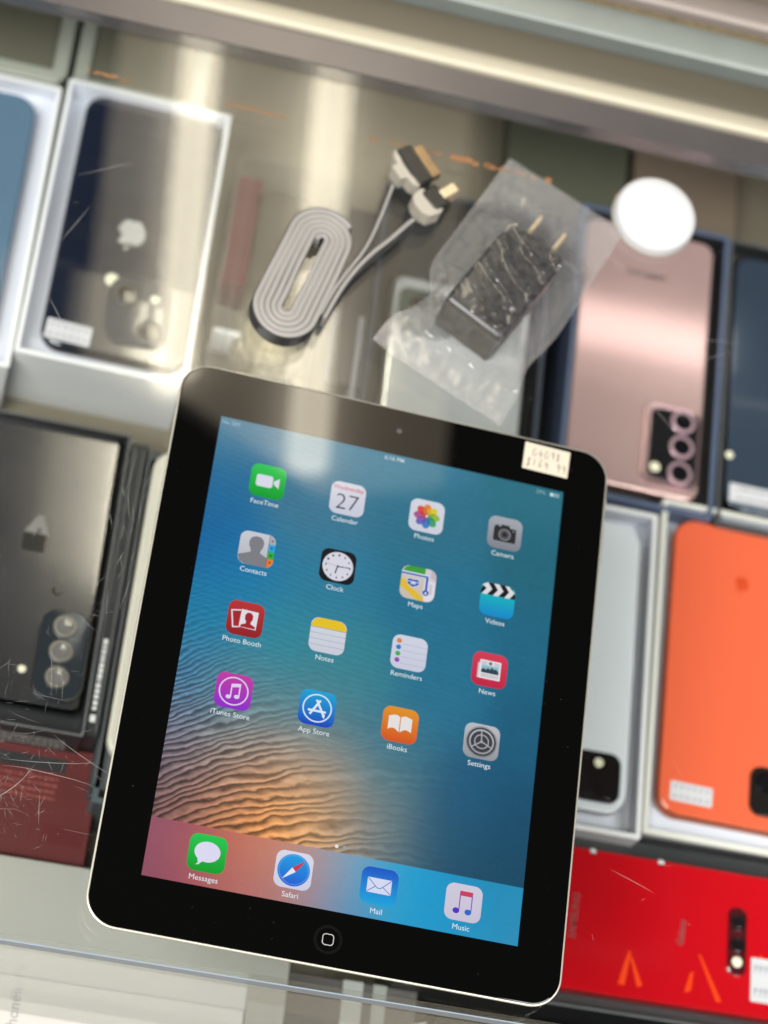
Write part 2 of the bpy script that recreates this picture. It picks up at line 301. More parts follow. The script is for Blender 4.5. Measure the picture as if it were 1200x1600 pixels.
class Icon:
    """drawn in a 76 x 76 field, origin in the middle, y up"""
    def __init__(s): s.m = MB(); s.z = .05
    def up(s): s.z += .012; return s
    def P(s, pts, c): s.up(); s.m.poly([(x * PT, y * PT) for x, y in pts], s.z, c if callable(c) else lin(c)); return s
    def C(s, x, y, r, c, ry=None, n=28): return s.P(circ(x, y, r, n, ry), c)
    def R(s, x, y, w_, h, c, r=0, rot=0): return s.P(rr(w_, h, max(r, .01), 5 if r else 1, rot, x, y), c)
    def ring(s, x, y, r0, r1, c, n=40, a0=0, a1=360):
        s.up(); k = [math.radians(a0 + (a1 - a0) * i / n) for i in range(n + 1)]
        s.m.band([((x + r0 * math.cos(a)) * PT, (y + r0 * math.sin(a)) * PT, s.z) for a in k], [((x + r1 * math.cos(a)) * PT, (y + r1 * math.sin(a)) * PT, s.z) for a in k][::1], lin(c), closed=False); return s
    def L(s, x0, y0, x1, y1, w_, c):
        l = math.hypot(x1 - x0, y1 - y0); nx, ny = -(y1 - y0) / l * w_ / 2, (x1 - x0) / l * w_ / 2
        return s.P([(x0 - nx, y0 - ny), (x1 - nx, y1 - ny), (x1 + nx, y1 + ny), (x0 + nx, y0 + ny)], c)
W_ = 'D6D8E6'
def squircle(h=38, n=9): return rr(2 * h, 2 * h, h * .45, n)
def facetime():
    i = Icon(); i.R(-7, 0, 36, 28, W_, 6); i.P([(13, 3), (25, 12), (25, -12), (13, -3)], W_); return i
def calendar(): return Icon()
def photos():
    i = Icon(); k = ['E0832C', 'D8C42E', '8CB83A', '3E9E6A', '3E7CC0', '6A62B4', 'A4548E', 'D84A3E']
    for j in range(8):
        a = math.radians(90 - 45 * j); i.P(circ(14.5 * math.cos(a), 14.5 * math.sin(a), 14.5, 22, 9.6, math.degrees(a)), k[j])
    for j in range(8):
        a = math.radians(90 - 45 * j + 22.5); i.P(circ(12 * math.cos(a), 12 * math.sin(a), 7, 14, 2.6, math.degrees(a)), [('B8862E'), ('D0A02E'), ('8E9A30'), ('3E8A42'), ('2E6E88'), ('4A589C'), ('7A4C90'), ('B03E4A')][j])
    i.C(0, 0, 2.4, 'E6E0DA'); return i
def camera_i():
    i = Icon(); d_ = '2C2A2A'; i.R(0, -3, 50, 34, d_, 3); i.P([(-12, 13), (-8, 20), (8, 20), (12, 13)], d_); i.R(-18, 15.5, 9, 4, d_, 1); i.C(0, -3, 13.5, '8A8C92'); i.C(0, -3, 11, d_); i.ring(0, -3, 7, 8.6, '6E7076'); i.C(19, 8.5, 2, '8A8C92'); return i
def contacts():
    i = Icon(); g = '7A7C82'
    i.P([(-38, -21), (-36, -18), (-20, -12), (-12, -8), (-13, -2), (-17, 6), (-18, 16), (-14, 25), (-6, 29), (4, 29), (11, 24), (14, 16), (13, 6), (9, -2), (8, -8), (16, -12), (24, -16), (24, -38), (-21, -38), (-33, -33)], g)
    i.P([(24, 38), (28, 37), (35, 30), (38, 21), (38, 17), (24, 17)], 'A9ABB2')
    i.P([(24, 17), (38, 17), (38, 0), (24, 0)], '1FA2DA'); i.P([(24, 0), (38, 0), (38, -17), (24, -17)], '2FA63C'); i.P([(24, -17), (38, -17), (38, -21), (35, -30), (28, -37), (24, -38)], 'E0782A')
    i.L(24, -38, 24, 38, 1.2, '5A5C62')
    for y, c in ((25, '6A6C72'), (8.5, '146A96'), (-8.5, '1A6A28'), (-25, '94501E')): i.C(31, y, 2.6, c)
    return i
def clock():
    i = Icon(); i.C(0, 0, 33, 'D4D4E0', n=44)
    for h in range(12):
        a = math.radians(90 - 30 * h); i.R(26 * math.cos(a), 26 * math.sin(a), 4.2 if h in (10, 11, 0) else 2.6, 4.6, '3A3A42', 1)
    i.L(-2, 0, 27, 1, 2, '222228'); i.L(0, 3, -4, -17, 2.6, '222228'); i.L(8, -2, -27, 4, .9, 'A87A3A'); i.C(0, 0, 2, '222228'); return i
def maps():
    i = Icon(); i.P([(-38, 24), (-38, 21), (-30, 34), (-21, 38), (13, 38), (13, 24)][::-1], '3C9A34')
    i.P([(13, 38), (21, 38), (33, 33), (38, 21), (38, 8), (13, 14)][::-1], 'CFC6CE'); i.P([(26, 37), (33, 33), (38, 21), (38, 14), (26, 18)][::-1], 'BFB2BC')
    i.P([(-38, 4), (-38, -12), (0, -38), (16, -38), (14, -30), (-12, -12), (-30, 6)][::-1], 'DDB832'); i.P([(16, -38), (21, -38), (30, -35), (36, -27), (38, -18), (38, 8), (13, 14), (13, -20)], 'DAD8DE'); i.R(28, -8, 8, 24, 'C6C4CA', 2)
    i.P([(-38, 24), (-38, 16), (22, 16), (22, 24)], 'D8DCEA'); i.P([(-38, 21), (-38, 17), (20, 17), (20, 21)], '2C5CB8'); i.P([(16, 21), (21, 21), (21, -16), (16, -16)], '2C5CB8'); i.C(18.5, -18, 6.6, '2350B0'); i.P([(18.5, -14), (22, -22), (18.5, -20), (15, -22)], 'E4E6F0')
    i.P([(-25, 8), (-18, 10), (-11, 8), (-4, 10), (3, 8), (1, -6), (-11, -12), (-23, -6)], 'E4E6F0'); i.P([(-24, 1), (2, 1), (0, -5), (-11, -10.6), (-22, -5)], '2C54B0'); i.P([(-23.4, 7), (-18, 8.6), (-11, 7), (-4, 8.6), (1.4, 7), (2, 2.4), (-24, 2.4)], '3A60BA'); return i
def videos():
    i = Icon(); i.P([(-38, 10), (-38, 20), (-34, 30), (-27, 36), (-19, 38), (19, 38), (30, 35), (38, 20), (38, 10)][::-1], '141416')
    for k in range(3):
        x = -36 + k * 25; i.P([(x, 38 if k else 31), (x + 12, 38), (x + 22, 24), (x + 12, 10), (x, 10), (x + 10, 24)][::-1] if k < 2 else [(x, 38), (x + 9, 37), (x + 22, 25), (x + 12, 10), (x, 10), (x + 10, 24)][::-1], 'D8DADE')
    return i
def bust(i, x, y, s, c):
    i.P([(x + s * a, y + s * b) for a, b in ((-15, -16), (-14, -11), (-5, -7), (-5, -3), (-8, 3), (-8, 11), (-4, 16), (0, 17), (4, 16), (8, 11), (8, 3), (5, -3), (5, -7), (14, -11), (15, -16))], c)
def photobooth():
    i = Icon(); i.R(-12, -1, 34, 40, 'D8D6DE', 0, 11); i.R(-12, -1, 28, 34, 'A02428', 0, 11); i.R(7, 0, 38, 42, 'B03030', 0, -2); i.R(7, 0, 36, 40, 'DCDAE2', 0, -2); bust(i, 7, -2, 1.05, 'A02026'); return i
def notes():
    i = Icon(); i.P([(-38, 17), (-38, 20), (-34, 30), (-27, 36), (-19, 38), (19, 38), (27, 36), (34, 30), (38, 20), (38, 17)][::-1], 'E2BE1E')
    for y in (16, 3, -10, -23): i.L(-38, y, 38, y, 1.1, 'A0A0A0' if y < 15 else '8A7A3A')
    return i
def reminders():
    i = Icon()
    for y, c in ((24, 'D0803A'), (9.5, '2A78C8'), (-5, '3FA846'), (-19.5, '8E4CB0')): i.C(-24, y, 5.4, c); i.L(-16, y - 6, 38, y - 6, .9, 'A8A6B2')
    return i
def news():
    i = Icon(); i.R(-16, -4, 20, 34, 'C8C6D0', 1); i.R(1, 0, 46, 42, 'E0DEE4', 1.5); i.R(1, 1, 38, 17, '8AB8C8')
    i.P([(-18, -8), (-18, 0), (-12, 2), (-8, -1), (-4, 4), (1, 1), (5, 7), (9, 2), (13, 4), (20, -1), (20, -8)][::-1], '2E4248'); i.C(1, 14.5, 4, '70707A')
    for y in (16, 12): i.L(-19, y, -6, y, 1.4, '8A8A92'); i.L(8, y, 21, y, 1.4, '8A8A92')
    for y in (-12, -16): i.L(-18, y, 20, y, 1.4, '8A8A92')
    return i
def note(i, c1, c2, s=1., thin=1.):
    i.P([(-7 * s, 18 * s), (15 * s, 22 * s), (15 * s, 13 * s), (-7 * s, 9 * s)], c1)
    i.R(-6 * s, 0, 2.6 * thin, 34 * s, c1 if isinstance(c1, str) else c2); i.R(14 * s, 3 * s, 2.6 * thin, 36 * s, c2)
    i.C(-11 * s, -16 * s, 6.4 * s, c1 if c1 == c2 else '4A2CB8', 5.2 * s); i.C(9 * s, -13 * s, 6.4 * s, c2, 5.2 * s)
def itunes():
    i = Icon(); i.ring(0, 0, 28, 31, 'DCC8E8'); note(i, 'DCCCEA', 'DCCCEA', .85, 1.1); return i
def appstore():
    i = Icon(); i.ring(0, 0, 28, 31, 'D2E2F2'); i.L(-14, -15, 5, 18, 4.6, 'DCE6F2'); i.L(15, -14, -3, 18, 4.6, 'DCE6F2'); i.L(-19, -6, 19, -6, 4.6, 'DCE6F2'); i.P([(13, -9), (18, -12), (17, -20), (12, -16)], 'DCE6F2'); return i
def ibooks():
    i = Icon()
    for s in (-1, 1):
        p = [(1 * s, -16), (1 * s, 17)] + [(s * (1 + 24 * t), 17 + 5 * math.sin(math.pi * t) * (1.2 - t)) for t in (.15, .3, .5, .7, .85, 1)] + [(25 * s, -13)] + [(s * (1 + 24 * t), -16 + 6 * math.sin(math.pi * t) + 3 * t) for t in (.85, .7, .5, .3, .15)]
        i.P(p if s < 0 else p[::-1], 'E2DEDC')
    return i
def settings():
    i = Icon(); d_ = '3A3C42'
    i.ring(0, 0, 27, 31, d_)
    i.up()
    for k in range(48):
        a = 2 * math.pi * k / 48; i.m.poly([(PT * q * math.cos(a + e), PT * q * math.sin(a + e)) for q, e in ((30.5, -.03), (34, -.025), (34, .025), (30.5, .03))], i.z, lin(d_))
    i.ring(0, 0, 16, 23.5, d_); i.C(0, 0, 14, d_)
    for a in (95, 215, 335): i.L(0, 0, 24 * math.cos(math.radians(a)), 24 * math.sin(math.radians(a)), 2.6, 'A4A6AC')
    i.ring(0, 0, 13.6, 16, 'A4A6AC'); i.C(0, 0, 3, 'A4A6AC'); return i
def messages():
    i = Icon(); i.C(0, 3, 26, 'DAD8EE', 21, 40); i.P([(-19, -8), (-15, -24), (-5, -16)], 'DAD8EE'); i.P([(-20, -26), (-13, -24), (-10, -12), (-17, -10), (-15, -20)], 'DAD8EE'); return i
def safari():
    i = Icon(); up = G('1EA0E0', '1C50D0'); i.C(0, 0, 33, up, n=44)
    for k in range(60): 
        a = 2 * math.pi * k / 60; i.L(28.5 * math.cos(a), 28.5 * math.sin(a), 31.5 * math.cos(a), 31.5 * math.sin(a), .8, '7FB4E6')
    i.P([(22, 22), (4, -4), (-4, 4)], 'C83A48'); i.P([(-22, -22), (-4, 4), (4, -4)], 'E4E4EE'); return i
def mail():
    i = Icon(); i.R(0, 1, 50, 31, 'D2D8EE', 2); i.L(-24, 15, -3, -4, 1.5, '3868C0'); i.L(24, 15, 3, -4, 1.5, '3868C0'); i.L(-4, -3.6, 4, -3.6, 1.5, '3868C0'); i.L(-24, -13, -7, 0, 1.5, '3868C0'); i.L(24, -13, 7, 0, 1.5, '3868C0'); return i
def music():
    i = Icon(); i.P([(-9, 24), (18, 24), (18, 14), (-9, 14)][::-1], 'CC3A58'); i.R(-8, 2, 2.2, 36, '9A3A98'); i.R(17, 2, 2.2, 36, '7A52B8'); i.C(-14, -18, 7, '4A34C0', 6); i.C(11, -18, 7, '2E64C8', 6); return i
ICONS = [('FaceTime', facetime, '2CC452', '0C9A2A', 'green video call icon'), ('Calendar', calendar, 'D2D4DE', 'C6C8D6', 'white calendar icon showing 27'), ('Photos', photos, 'D0D4DE', 'C8CCD8', 'photo icon with rainbow petals'), ('Camera', camera_i, 'A2A6AE', '7C8088', 'grey camera icon'),
         ('Contacts', contacts, 'C6C8D0', 'B2B4BC', 'contacts icon with grey head and coloured tabs'), ('Clock', clock, '14141A', '101014', 'black clock icon with white dial'), ('Maps', maps, 'CCC2B8', 'C4BAB0', 'map icon with blue route'), ('Videos', videos, '10C0B0', '0C84C8', 'teal clapperboard icon'),
         ('Photo Booth', photobooth, 'B8302E', '8E1A1E', 'red photo booth icon'), ('Notes', notes, 'CED2DC', 'C6CAD8', 'notepad icon with yellow top'), ('Reminders', reminders, 'CCD0E0', 'C4C8DA', 'list icon with four coloured dots'), ('News', news, 'D03A52', 'C01E40', 'red newspaper icon'),
         ('iTunes Store', itunes, 'C03A9E', '8A2AC8', 'purple music note icon'), ('App Store', appstore, '1AA0D2', '1440BC', 'blue icon with a letter A of pencils'), ('iBooks', ibooks, 'DE9024', 'D2501A', 'orange open book icon'), ('Settings', settings, 'B8BAC0', '8E9298', 'grey gear wheel icon'),
         ('Messages', messages, '22C44E', '0A9A22', 'green speech bubble icon'), ('Safari', safari, 'D6D6E6', 'CCCCE0', 'blue compass icon'), ('Mail', mail, '1A52C4', '16A0DA', 'blue envelope icon'), ('Music', music, 'CCC8DA', 'C6C0D4', 'white icon with a coloured music note')]
for k, (nm, fn, ct, cb, lb) in enumerate(ICONS):
    row, cx_ = divmod(k, 4); x = (-50.6, -16.85, 16.95, 50.7)[cx_]; y = (73.6, 42.9, 12.0, -19.0, -85.6)[row]
    M = MB(); M.poly([(a * PT, b * PT) for a, b in squircle()], .04, G(ct, cb)); ic = M.build('app_icon', SCREEN, tab, (x, y, SZ), label=lb)
    g = fn()
    if g.m.v: g.m.build('glyph', SCREEN, ic)
    if nm == 'Calendar':
        text('weekday', 'Wednesday', 2.7, SCREEN, ic, 0, 4.7, .07, col=lin('C85060'), bold=.02); text('date', '27', 10.2, SCREEN, ic, 0, -1.9, .07, col=lin('3A3C48'), bold=-.13)
    if nm == 'Maps': text('road_number', '280', 1.5, SCREEN, ic, -2.1, -.35, .30, col=lin('E4E6F0'), bold=.05)
    text('caption', nm, 3.05, SCREEN, ic, 0, -9.75 if row < 4 else -9.9, .05, col=lin('DCE6EC'), bold=0)
text('status_text', 'No SIM', 2.5, SCREEN, tab, -69.5, 96.2, SZ + .05, align='CENTER', col=lin('9CBAC8')); text('status_text', '6:16 PM', 2.6, SCREEN, tab, 0.3, 96.4, SZ + .05, col=lin('B6CCD6'), bold=.04)
text('status_text', '29%', 2.5, SCREEN, tab, 64.2, 96.2, SZ + .05, col=lin('8FB2BC'))
MB().poly(rr(4.2, 1.8, .4, 3), .05, lin('7FA6B0')).poly(rr(1.3, 1.2, .2, 2, 0, -1.2, 0), .07, lin('D8E4E8')).build('battery_symbol', SCREEN, tab, (70.2, 96.2, SZ))
for x, c in ((-1.6, 'DCE4E6'), (1.6, '8AA6AC')): MB().poly(circ(0, 0, .75, 14), .05, lin(c)).build('page_dot', SCREEN, tab, (x, -73.0, SZ))
M = MB()
for _ in range(150):
    x, y = random.uniform(-88, 88), random.uniform(-116, 116); M.poly(circ(x, y, random.uniform(.05, .16), 5), 0)
M.build('dust', q, tab, (0, 0, SZ + .35), kind='stuff')
hb = MB().loft([R3(circ(0, 0, q, 40), z) for q, z in ((5.6, .0), (5.6, .03), (5.2, .05), (4.6, -.0), (3, -.12), (1, -.16))], False, True).build('home_button', pm('home_button_black', (.004, .004, .004), .12), tab, (0, -109.7, 9.37), smooth=True)
M = MB(); M.band(R3(rr(4.5, 4.5, 1.3, 6), .06), R3(rr(3.95, 3.95, 1.05, 6), .06)); M.build('square_mark', pm('grey_white_ink', (.34, .34, .33), .5), hb)
MB().poly(circ(0, 0, 1.15, 24), 0).build('front_camera', pm('front_camera_ring', (.05, .05, .055), .15), tab, (0.7, 109.9, 9.385))
MB().box((0, 0, 0), (8, 2.2, 1.6), bev=.4).build('headphone_jack', pm('jack_steel', (.55, .53, .48), .3, 1), tab, (-67, 120.2, 7.6))
MB().box((0, 0, 0), (1.6, 19, 2.2), bev=.5).build('volume_button', ALU, tab, (92.9, 80, 6.6)); MB().box((0, 0, 0), (1.6, 6, 2.2), bev=.5).build('mute_switch', ALU, tab, (92.9, 98, 6.6))
MB().box((0, 0, 0), (11, 1.6, 2), bev=.5).build('sleep_button', BLACKPL, tab, (68, 120.5, 6.8))
st = MB().poly([(-10, -6.3), (10, -6.3), (10, 6.2), (-10, 6.3)], 0).build('price_sticker', pm('sticker_paper', (.50, .455, .36), .6, var=.05, scale=300), tab, (65.1, 111.8, 9.44), -1.5, label='cream sticker with handwritten price')
STROKE = {'G': [[(.9, .85), (.5, 1), (.12, .6), (.2, .1), (.6, 0), (.9, .3), (.85, .5), (.55, .48)]], '4': [[(.55, 1), (.1, .4), (.9, .42)], [(.65, .75), (.6, -.05)]], '9': [[(.8, .8), (.45, 1), (.2, .72), (.45, .5), (.8, .75), (.7, 0)]], '8': [[(.75, .85), (.4, 1), (.25, .75), (.75, .3), (.5, 0), (.2, .2), (.75, .85)]], '$': [[(.85, .8), (.5, .95), (.2, .72), (.8, .3), (.5, .05), (.15, .2)], [(.5, 1.1), (.48, -.1)]], '1': [[(.5, 1), (.45, 0)]], '6': [[(.75, 1), (.3, .5), (.3, .1), (.65, .05), (.75, .35), (.35, .4)]], '.': [[(.4, .06), (.5, 0)]]}
M = MB()
for body, x0, y0, sz in (('G4G98', -6.6, .6, 3.9), ('$169.99', -8.8, -4.6, 3.9)):
    for k, chh in enumerate(body):
        oy, sl, sc_ = random.uniform(-.35, .35), random.uniform(.05, .25), random.uniform(.88, 1.1)
        for ln in STROKE[chh]:
            for (xa, ya), (xb, yb) in zip(ln, ln[1:]):
                xa, xb = xa + sl * ya, xb + sl * yb; l = math.hypot(xb - xa, yb - ya); nx, ny = -(yb - ya) / l * .16, (xb - xa) / l * .16
                X, Y = x0 + k * 2.62, y0 + oy; q = sz * sc_
                M.poly([(X + xa * 2.1 + nx, Y + ya * q + ny), (X + xa * 2.1 - nx, Y + ya * q - ny), (X + xb * 2.1 - nx, Y + yb * q - ny), (X + xb * 2.1 + nx, Y + yb * q + ny)], .03)
M.build('handwriting', pm('faded_pen_ink', (.13, .10, .13), .6), st)
# ------------------------------------------------------------------ flat cable, coiled on its edge
cab = thing('charging_cable', 'flat grey and black charging cable wound in an oval coil on the glass', 'cable')
GREYC = pm('grey_rubber', (.26, .25, .235), .5, var=.06, scale=120); BLKC = pm('black_rubber', (.012, .012, .013), .4)
ax = Vector((18.5, 67)).normalized(); nrm = Vector((ax.y, -ax.x)); cc = Vector((-49.2, 175.6))
def oval(t, rad, half):
    """t in turns round a stadium: radius rad, straight half-length half; starts on the near-left side and runs clockwise seen from above"""
    per = 4 * half + 2 * math.pi * rad; s_ = (t % 1) * per
    if s_ < 2 * half: return cc - nrm * rad + ax * (-half + s_)
    s_ -= 2 * half
    if s_ < math.pi * rad: a = math.pi - s_ / rad; return cc + ax * half + nrm * rad * math.cos(a) + ax * rad * math.sin(a)
    s_ -= math.pi * rad
    if s_ < 2 * half: return cc + nrm * rad + ax * (half - s_)
    s_ -= 2 * half; a = -s_ / rad; return cc - ax * half + nrm * rad * math.cos(a) + ax * rad * math.sin(a)
turns = 5.0; pts = []
NP = 420
for i in range(NP + 1):
    t = turns * i / NP + .42; rad = 1.9 + 2.55 * turns * i / NP + .16 * math.sin(i * .09) + .1 * math.sin(i * .31); pts.append(oval(t, rad, 19.2))
def spline(P, n=10):
    out = []
    for i in range(1, len(P) - 2):
        for k in range(n):
            t = k / n; a, b, c, d_ = P[i - 1], P[i], P[i + 1], P[i + 2]
            out.append(.5 * ((2 * b) + (c - a) * t + (2 * a - 5 * b + 4 * c - d_) * t * t + (3 * b - a - 3 * c + d_) * t ** 3))
    return out + [P[-2]]
V2 = lambda *p: Vector(p)
end1 = spline([V2(-43, 146), V2(-39.6, 157.5), V2(-35.3, 171), V2(-30.5, 182), V2(-25.0, 194), V2(-21.0, 208), V2(-17.5, 225.5), V2(-16.8, 230), V2(-15.8, 236)])
end2 = spline([V2(-42.0, 143), V2(-37.7, 156), V2(-33.2, 170), V2(-28.0, 182), V2(-21.5, 193), V2(-14.0, 203), V2(-8.0, 211.8), V2(-5.5, 215.0), V2(-3.0, 219)])
def ribbon(name, path, z0, z1, th, blk, parent):
    n = len(path); side = []
    for i in range(n):
        tg = (path[min(i + 1, n - 1)] - path[max(i - 1, 0)]).normalized(); side.append(Vector((tg.y, -tg.x)))
    M = MB(); zc = [z0 + .35, z1 - .35]
    def ring(i, a, b, za, zb): return [(*(path[i] + side[i] * a), za), (*(path[i] + side[i] * b), za), (*(path[i] + side[i] * b), zb), (*(path[i] + side[i] * a), zb)]
    e = .35
    def ring8(i, a, b): return [(*(path[i] + side[i] * q), z) for q, z in ((a + e, z0), (b - e, z0), (b, z0 + e), (b, z1 - e), (b - e, z1), (a + e, z1), (a, z1 - e), (a, z0 + e))]
    M.loft([ring8(i, -th / 2, th / 2 - blk) for i in range(n)]); o = M.build(name, GREYC, parent, smooth=50)
    M = MB(); M.loft([ring(i, th / 2 - blk + .02, th / 2, z0 + .1, z1 - .75) for i in range(n)])
    M.loft([ring(i, -th / 2 - .45, -th / 2 - .02, z0 + .1, z1 - .75) for i in range(n)]); M.build('black_side', BLKC, o)
ribbon('ribbon', pts, .3, 8.6, 2.40, .0, cab)
ribbon('ribbon_end', end1, .3, 8.2, 1.5, .0, cab); ribbon('ribbon_end', end2, .3, 8.4, 1.8, .0, cab)
# wide dock plug: cream grip with wings, black body, brown metal mouth
pa = link('dock_plug', None, cab, (-10.6, 240.6, .4), -50); pa.scale = (.86, .9, .9)
MB().box((0, 3.0, 5.2), (23, 9, 10.4), bev=.9).build('body', BLACKPL, pa, smooth=30)
M = MB(); gp = [(-12, -1.8), (-9, -4.2), (-4.5, -4.6), (-4, -8), (4, -8), (4.5, -4.6), (9, -4.2), (12, -1.8), (10.5, -.5), (4, -2.0), (-4, -2.0), (-10.5, -.5)]
M.loft([R3(gp, .8), R3(gp, 9.6)]); M.build('grip', CREAMPL, pa); MB().box((0, 10.4, 5.6), (19.5, 6.4, 5.4), bev=.4).build('metal_mouth', BROWNTIP, pa)
pb = link('data_plug', None, cab, (0.2, 225.4, .4), -44); pb.scale = (.84, .9, .9)
MB().box((0, 4.4, 5.2), (13.5, 9.6, 10), bev=.9).build('body', BLACKPL, pb, smooth=30)
M = MB(); gp = [(-8.5, .2), (-7, -5.5), (-3, -7.5), (3, -7.5), (7, -5.5), (8.5, .8), (7.2, 3.4), (5, -.6), (-5, -.6), (-7, 2.4)]
M.loft([R3(gp, .6), R3(gp, 9.7)]); M.build('grip', CREAMPL, pb); MB().box((.5, 12.2, 5.4), (5.6, 9.4, 10), bev=.3).build('metal_shell', GOLDTIP, pb)
# ------------------------------------------------------------------ charger in its plastic bag
ch = thing('wall_charger', 'black wall plug charger with two metal prongs lying inside the clear plastic bag', 'charger', (34.5, 184.3, .5), -28)
CHBLK = pm('charger_plastic', (.009, .009, .009), .3, var=.3, scale=90)
rrect_loft(30, 46, 2.5, [(1.2, 0), (0, 1.2), (0, 21), (1.2, 22.2), (2.2, 22.4)], 5).build('body', CHBLK, ch, smooth=40)
rrect_loft(27, 8, 2, [(0, 2), (0, 19), (1, 20)], 4, 0, 27).build('plug_head', CHBLK, ch, smooth=40)
rrect_loft(28, 2.0, .8, [(0, 2), (0, 20)], 3, 0, -23.4).build('front_plate', pm('olive_gloss_plate', (.035, .030, .018), .25), ch)
for x in (-6.5, 6.5): MB().box((x, 38, 12), (1.6, 15, 6.4), bev=.4).build('prong', GOLDTIP, ch)
bag = thing('plastic_bag', 'crumpled clear plastic bag wrapped round the black wall charger', 'bag')
BLc, BRc, TRc, TLc = V2(-15, 154), V2(45, 127.5), V2(92.5, 239.2), V2(35.5, 263.2)
cA = math.radians(-28)
def bagz(x, y, seed=0):
    dx, dy = x - 34.5, y - 184.3; lx = dx * math.cos(-cA) - dy * math.sin(-cA); ly = dx * math.sin(-cA) + dy * math.cos(-cA)
    ox, oy = max(abs(lx) - 14.5, 0), max(ly - 26, -ly - 23.5, 0)
    if ly < -23.5: oy *= 3.4
    d_ = math.hypot(ox, oy); h = 24.2 * max(0, 1 - d_ / 24) ** 1.25
    return h
n1, n2 = 56, 96
U, V = np.meshgrid(np.linspace(0, 1, n1), np.linspace(0, 1, n2))
def sheet(zoff, flat, seed, v0=0., v1=1.):
    vs = []; A = fbm(U * 6, V * 10, seed); B = np.abs(fbm(U * 10 + 3, V * 16, seed + 1) - .5)
    for j in range(n2):
        for i in range(n1):
            u, v_ = U[j, i], v0 + (v1 - v0) * V[j, i]
            p = (BLc * (1 - u) + BRc * u) * (1 - v_) + (TLc * (1 - u) + TRc * u) * v_
            pin = math.exp(-((v_ - .27) / .09) ** 2); p = p + (BRc - BLc) * (.14 * pin * (1 - u) ** 2 - .05 * pin * u ** 2)
            p = p + V2(.9 * (A[j, i] - .5), 3.4 * (fbm(np.array([u * 5.]), np.array([seed * 1.]), 8)[0] - .5) * (1 - v_) ** 4)
            e = min(u, 1 - u, v_, 1 - v_) * 8; e = min(1, e)
            bz = 0 if flat else bagz(p.x, p.y); k_ = .20 * (1 - .75 * min(1, bz / 20)) if v_ > .3 else .5
            z = zoff + bz * (1 if e > .5 else e * 2) + 1.1 * max(0, math.sin(p.x * .55 + p.y * .28 + 5 * A[j, i])) ** 6 * min(1, bz / 12) + (2.0 * (A[j, i] - .5) + 4.2 * (B[j, i] - .1)) * (.3 + .7 * e) * k_ + 1.2
            vs.append((p.x, p.y, max(z, .35 if flat else .75)))
    fs = [(j * n1 + i, j * n1 + i + 1, (j + 1) * n1 + i + 1, (j + 1) * n1 + i) for j in range(n2 - 1) for i in range(n1 - 1)]
    return MB().add(vs, fs)
sheet(1.2, False, 4).build('top_film', FILM, bag, smooth=True)
M = MB(); sheet(0, True, 14).build('bottom_film', clearmat('film_underside', (.96, .96, .96), rough=.2, haze=.22, hazecol=(.80, .80, .80), extra=1.0), bag, smooth=True)
# white puck
pk = thing('white_disc', 'small round white puck on the glass beyond the tip of the plastic bag', 'disc', (105.0, 249.6, .2))  # solid round white disc, low and domed
WDISC = pm('glossy_white_plastic', (.60, .61, .62), .5)
MB().loft([R3(circ(0, 0, q, 56), z) for q, z in ((18.0, 0), (18.9, .6), (19.2, 2), (19.2, 4), (18.9, 6.0), (18.0, 7.6), (16, 8.6), (12, 9.4), (6, 9.9), (2, 10))]).build('cap', WDISC, pk, smooth=True)
MB().loft([R3(circ(0, 0, q, 56), z) for q, z in ((19.1, .1), (19.5, .3), (19.5, 1.4), (19.1, 1.6))]).build('base_ring', CREAMPL, pk)
# ------------------------------------------------------------------ phones in their boxes under the glass
def tray(name, label, cat, cx, cy, w_, h, rot, ztop, depth, mat, matin=None, wall=2.5, well=10, group=None, r=1.2, zbot=None):
    """an open cardboard box; ztop = top of its rim, the well is sunk into it"""
    depth = ztop + 155                                # every box stands on the shelf
    t = thing(name, label, cat, (cx, cy, -155), rot, group)
    rrect_loft(w_, h, r, [(.3, 0), (0, .4), (0, depth - .3), (.3, depth), (wall, depth), (wall, depth - .4)], 4, cap1=False).build('wall', mat, t)
    rrect_loft(w_ - 2 * wall, h - 2 * wall, .6, [(0, depth - .4), (0, depth - well)], 3, cap0=False).build('lining', matin or mat, t)
    if mat is DARKCARD: MB().band(R3(rr(w_ - .6, h - .6, r, 4), depth + .06), R3(rr(w_ - 2.2, h - 2.2, r, 4), depth + .06)).build('rim_edge', LIP, t)
    return t
def phone(name, label, cx, cy, w_, h, rot, ztop, th, back, frame, r=11, group=None, cat='phone'):
    """a phone lying face down; local z = 0 is its underside"""
    p = thing(name, label, cat, (cx, cy, ztop - th), rot, group)
    rrect_loft(w_, h, r, [(1.6, 0), (.5, .6), (0, 2), (0, th - 2.0), (.5, th - .7), (.9, th - .45)], 10).build('frame', frame, p, smooth=50)
    rrect_loft(w_ - 1.6, h - 1.6, r - .8, [(0, th - .9), (.05, th - .3), (.5, th - .05), (1.4, th)], 10).build('back_cover', back, p)
    return p
def lens(p, x, y, z, r_, ringmat, glass=LENS, name='camera_lens', h=1.1):
    o = MB().loft([R3(circ(0, 0, q, 28), zz) for q, zz in ((r_, 0), (r_, h * .7), (r_ * .94, h), (r_ * .74, h), (r_ * .72, h - .3))], False, False).build(name, ringmat, p, (x, y, z), smooth=40)
    MB().loft([R3(circ(0, 0, r_ * q, 24), zz) for q, zz in ((.73, h - .35), (.6, h - .26), (.3, h - .16), (.05, h - .12))], False, True).build('glass', glass, o, smooth=True)
    return o
def bump(p, x, y, w_, h, r_, z, t, mat, rot=0):
    return rrect_loft(w_, h, r_, [(0, -.3), (0, t - .5), (.25, t - .1), (.7, t)], 8).build('camera_bump', mat, p, (x, y, z), rot, smooth=40)
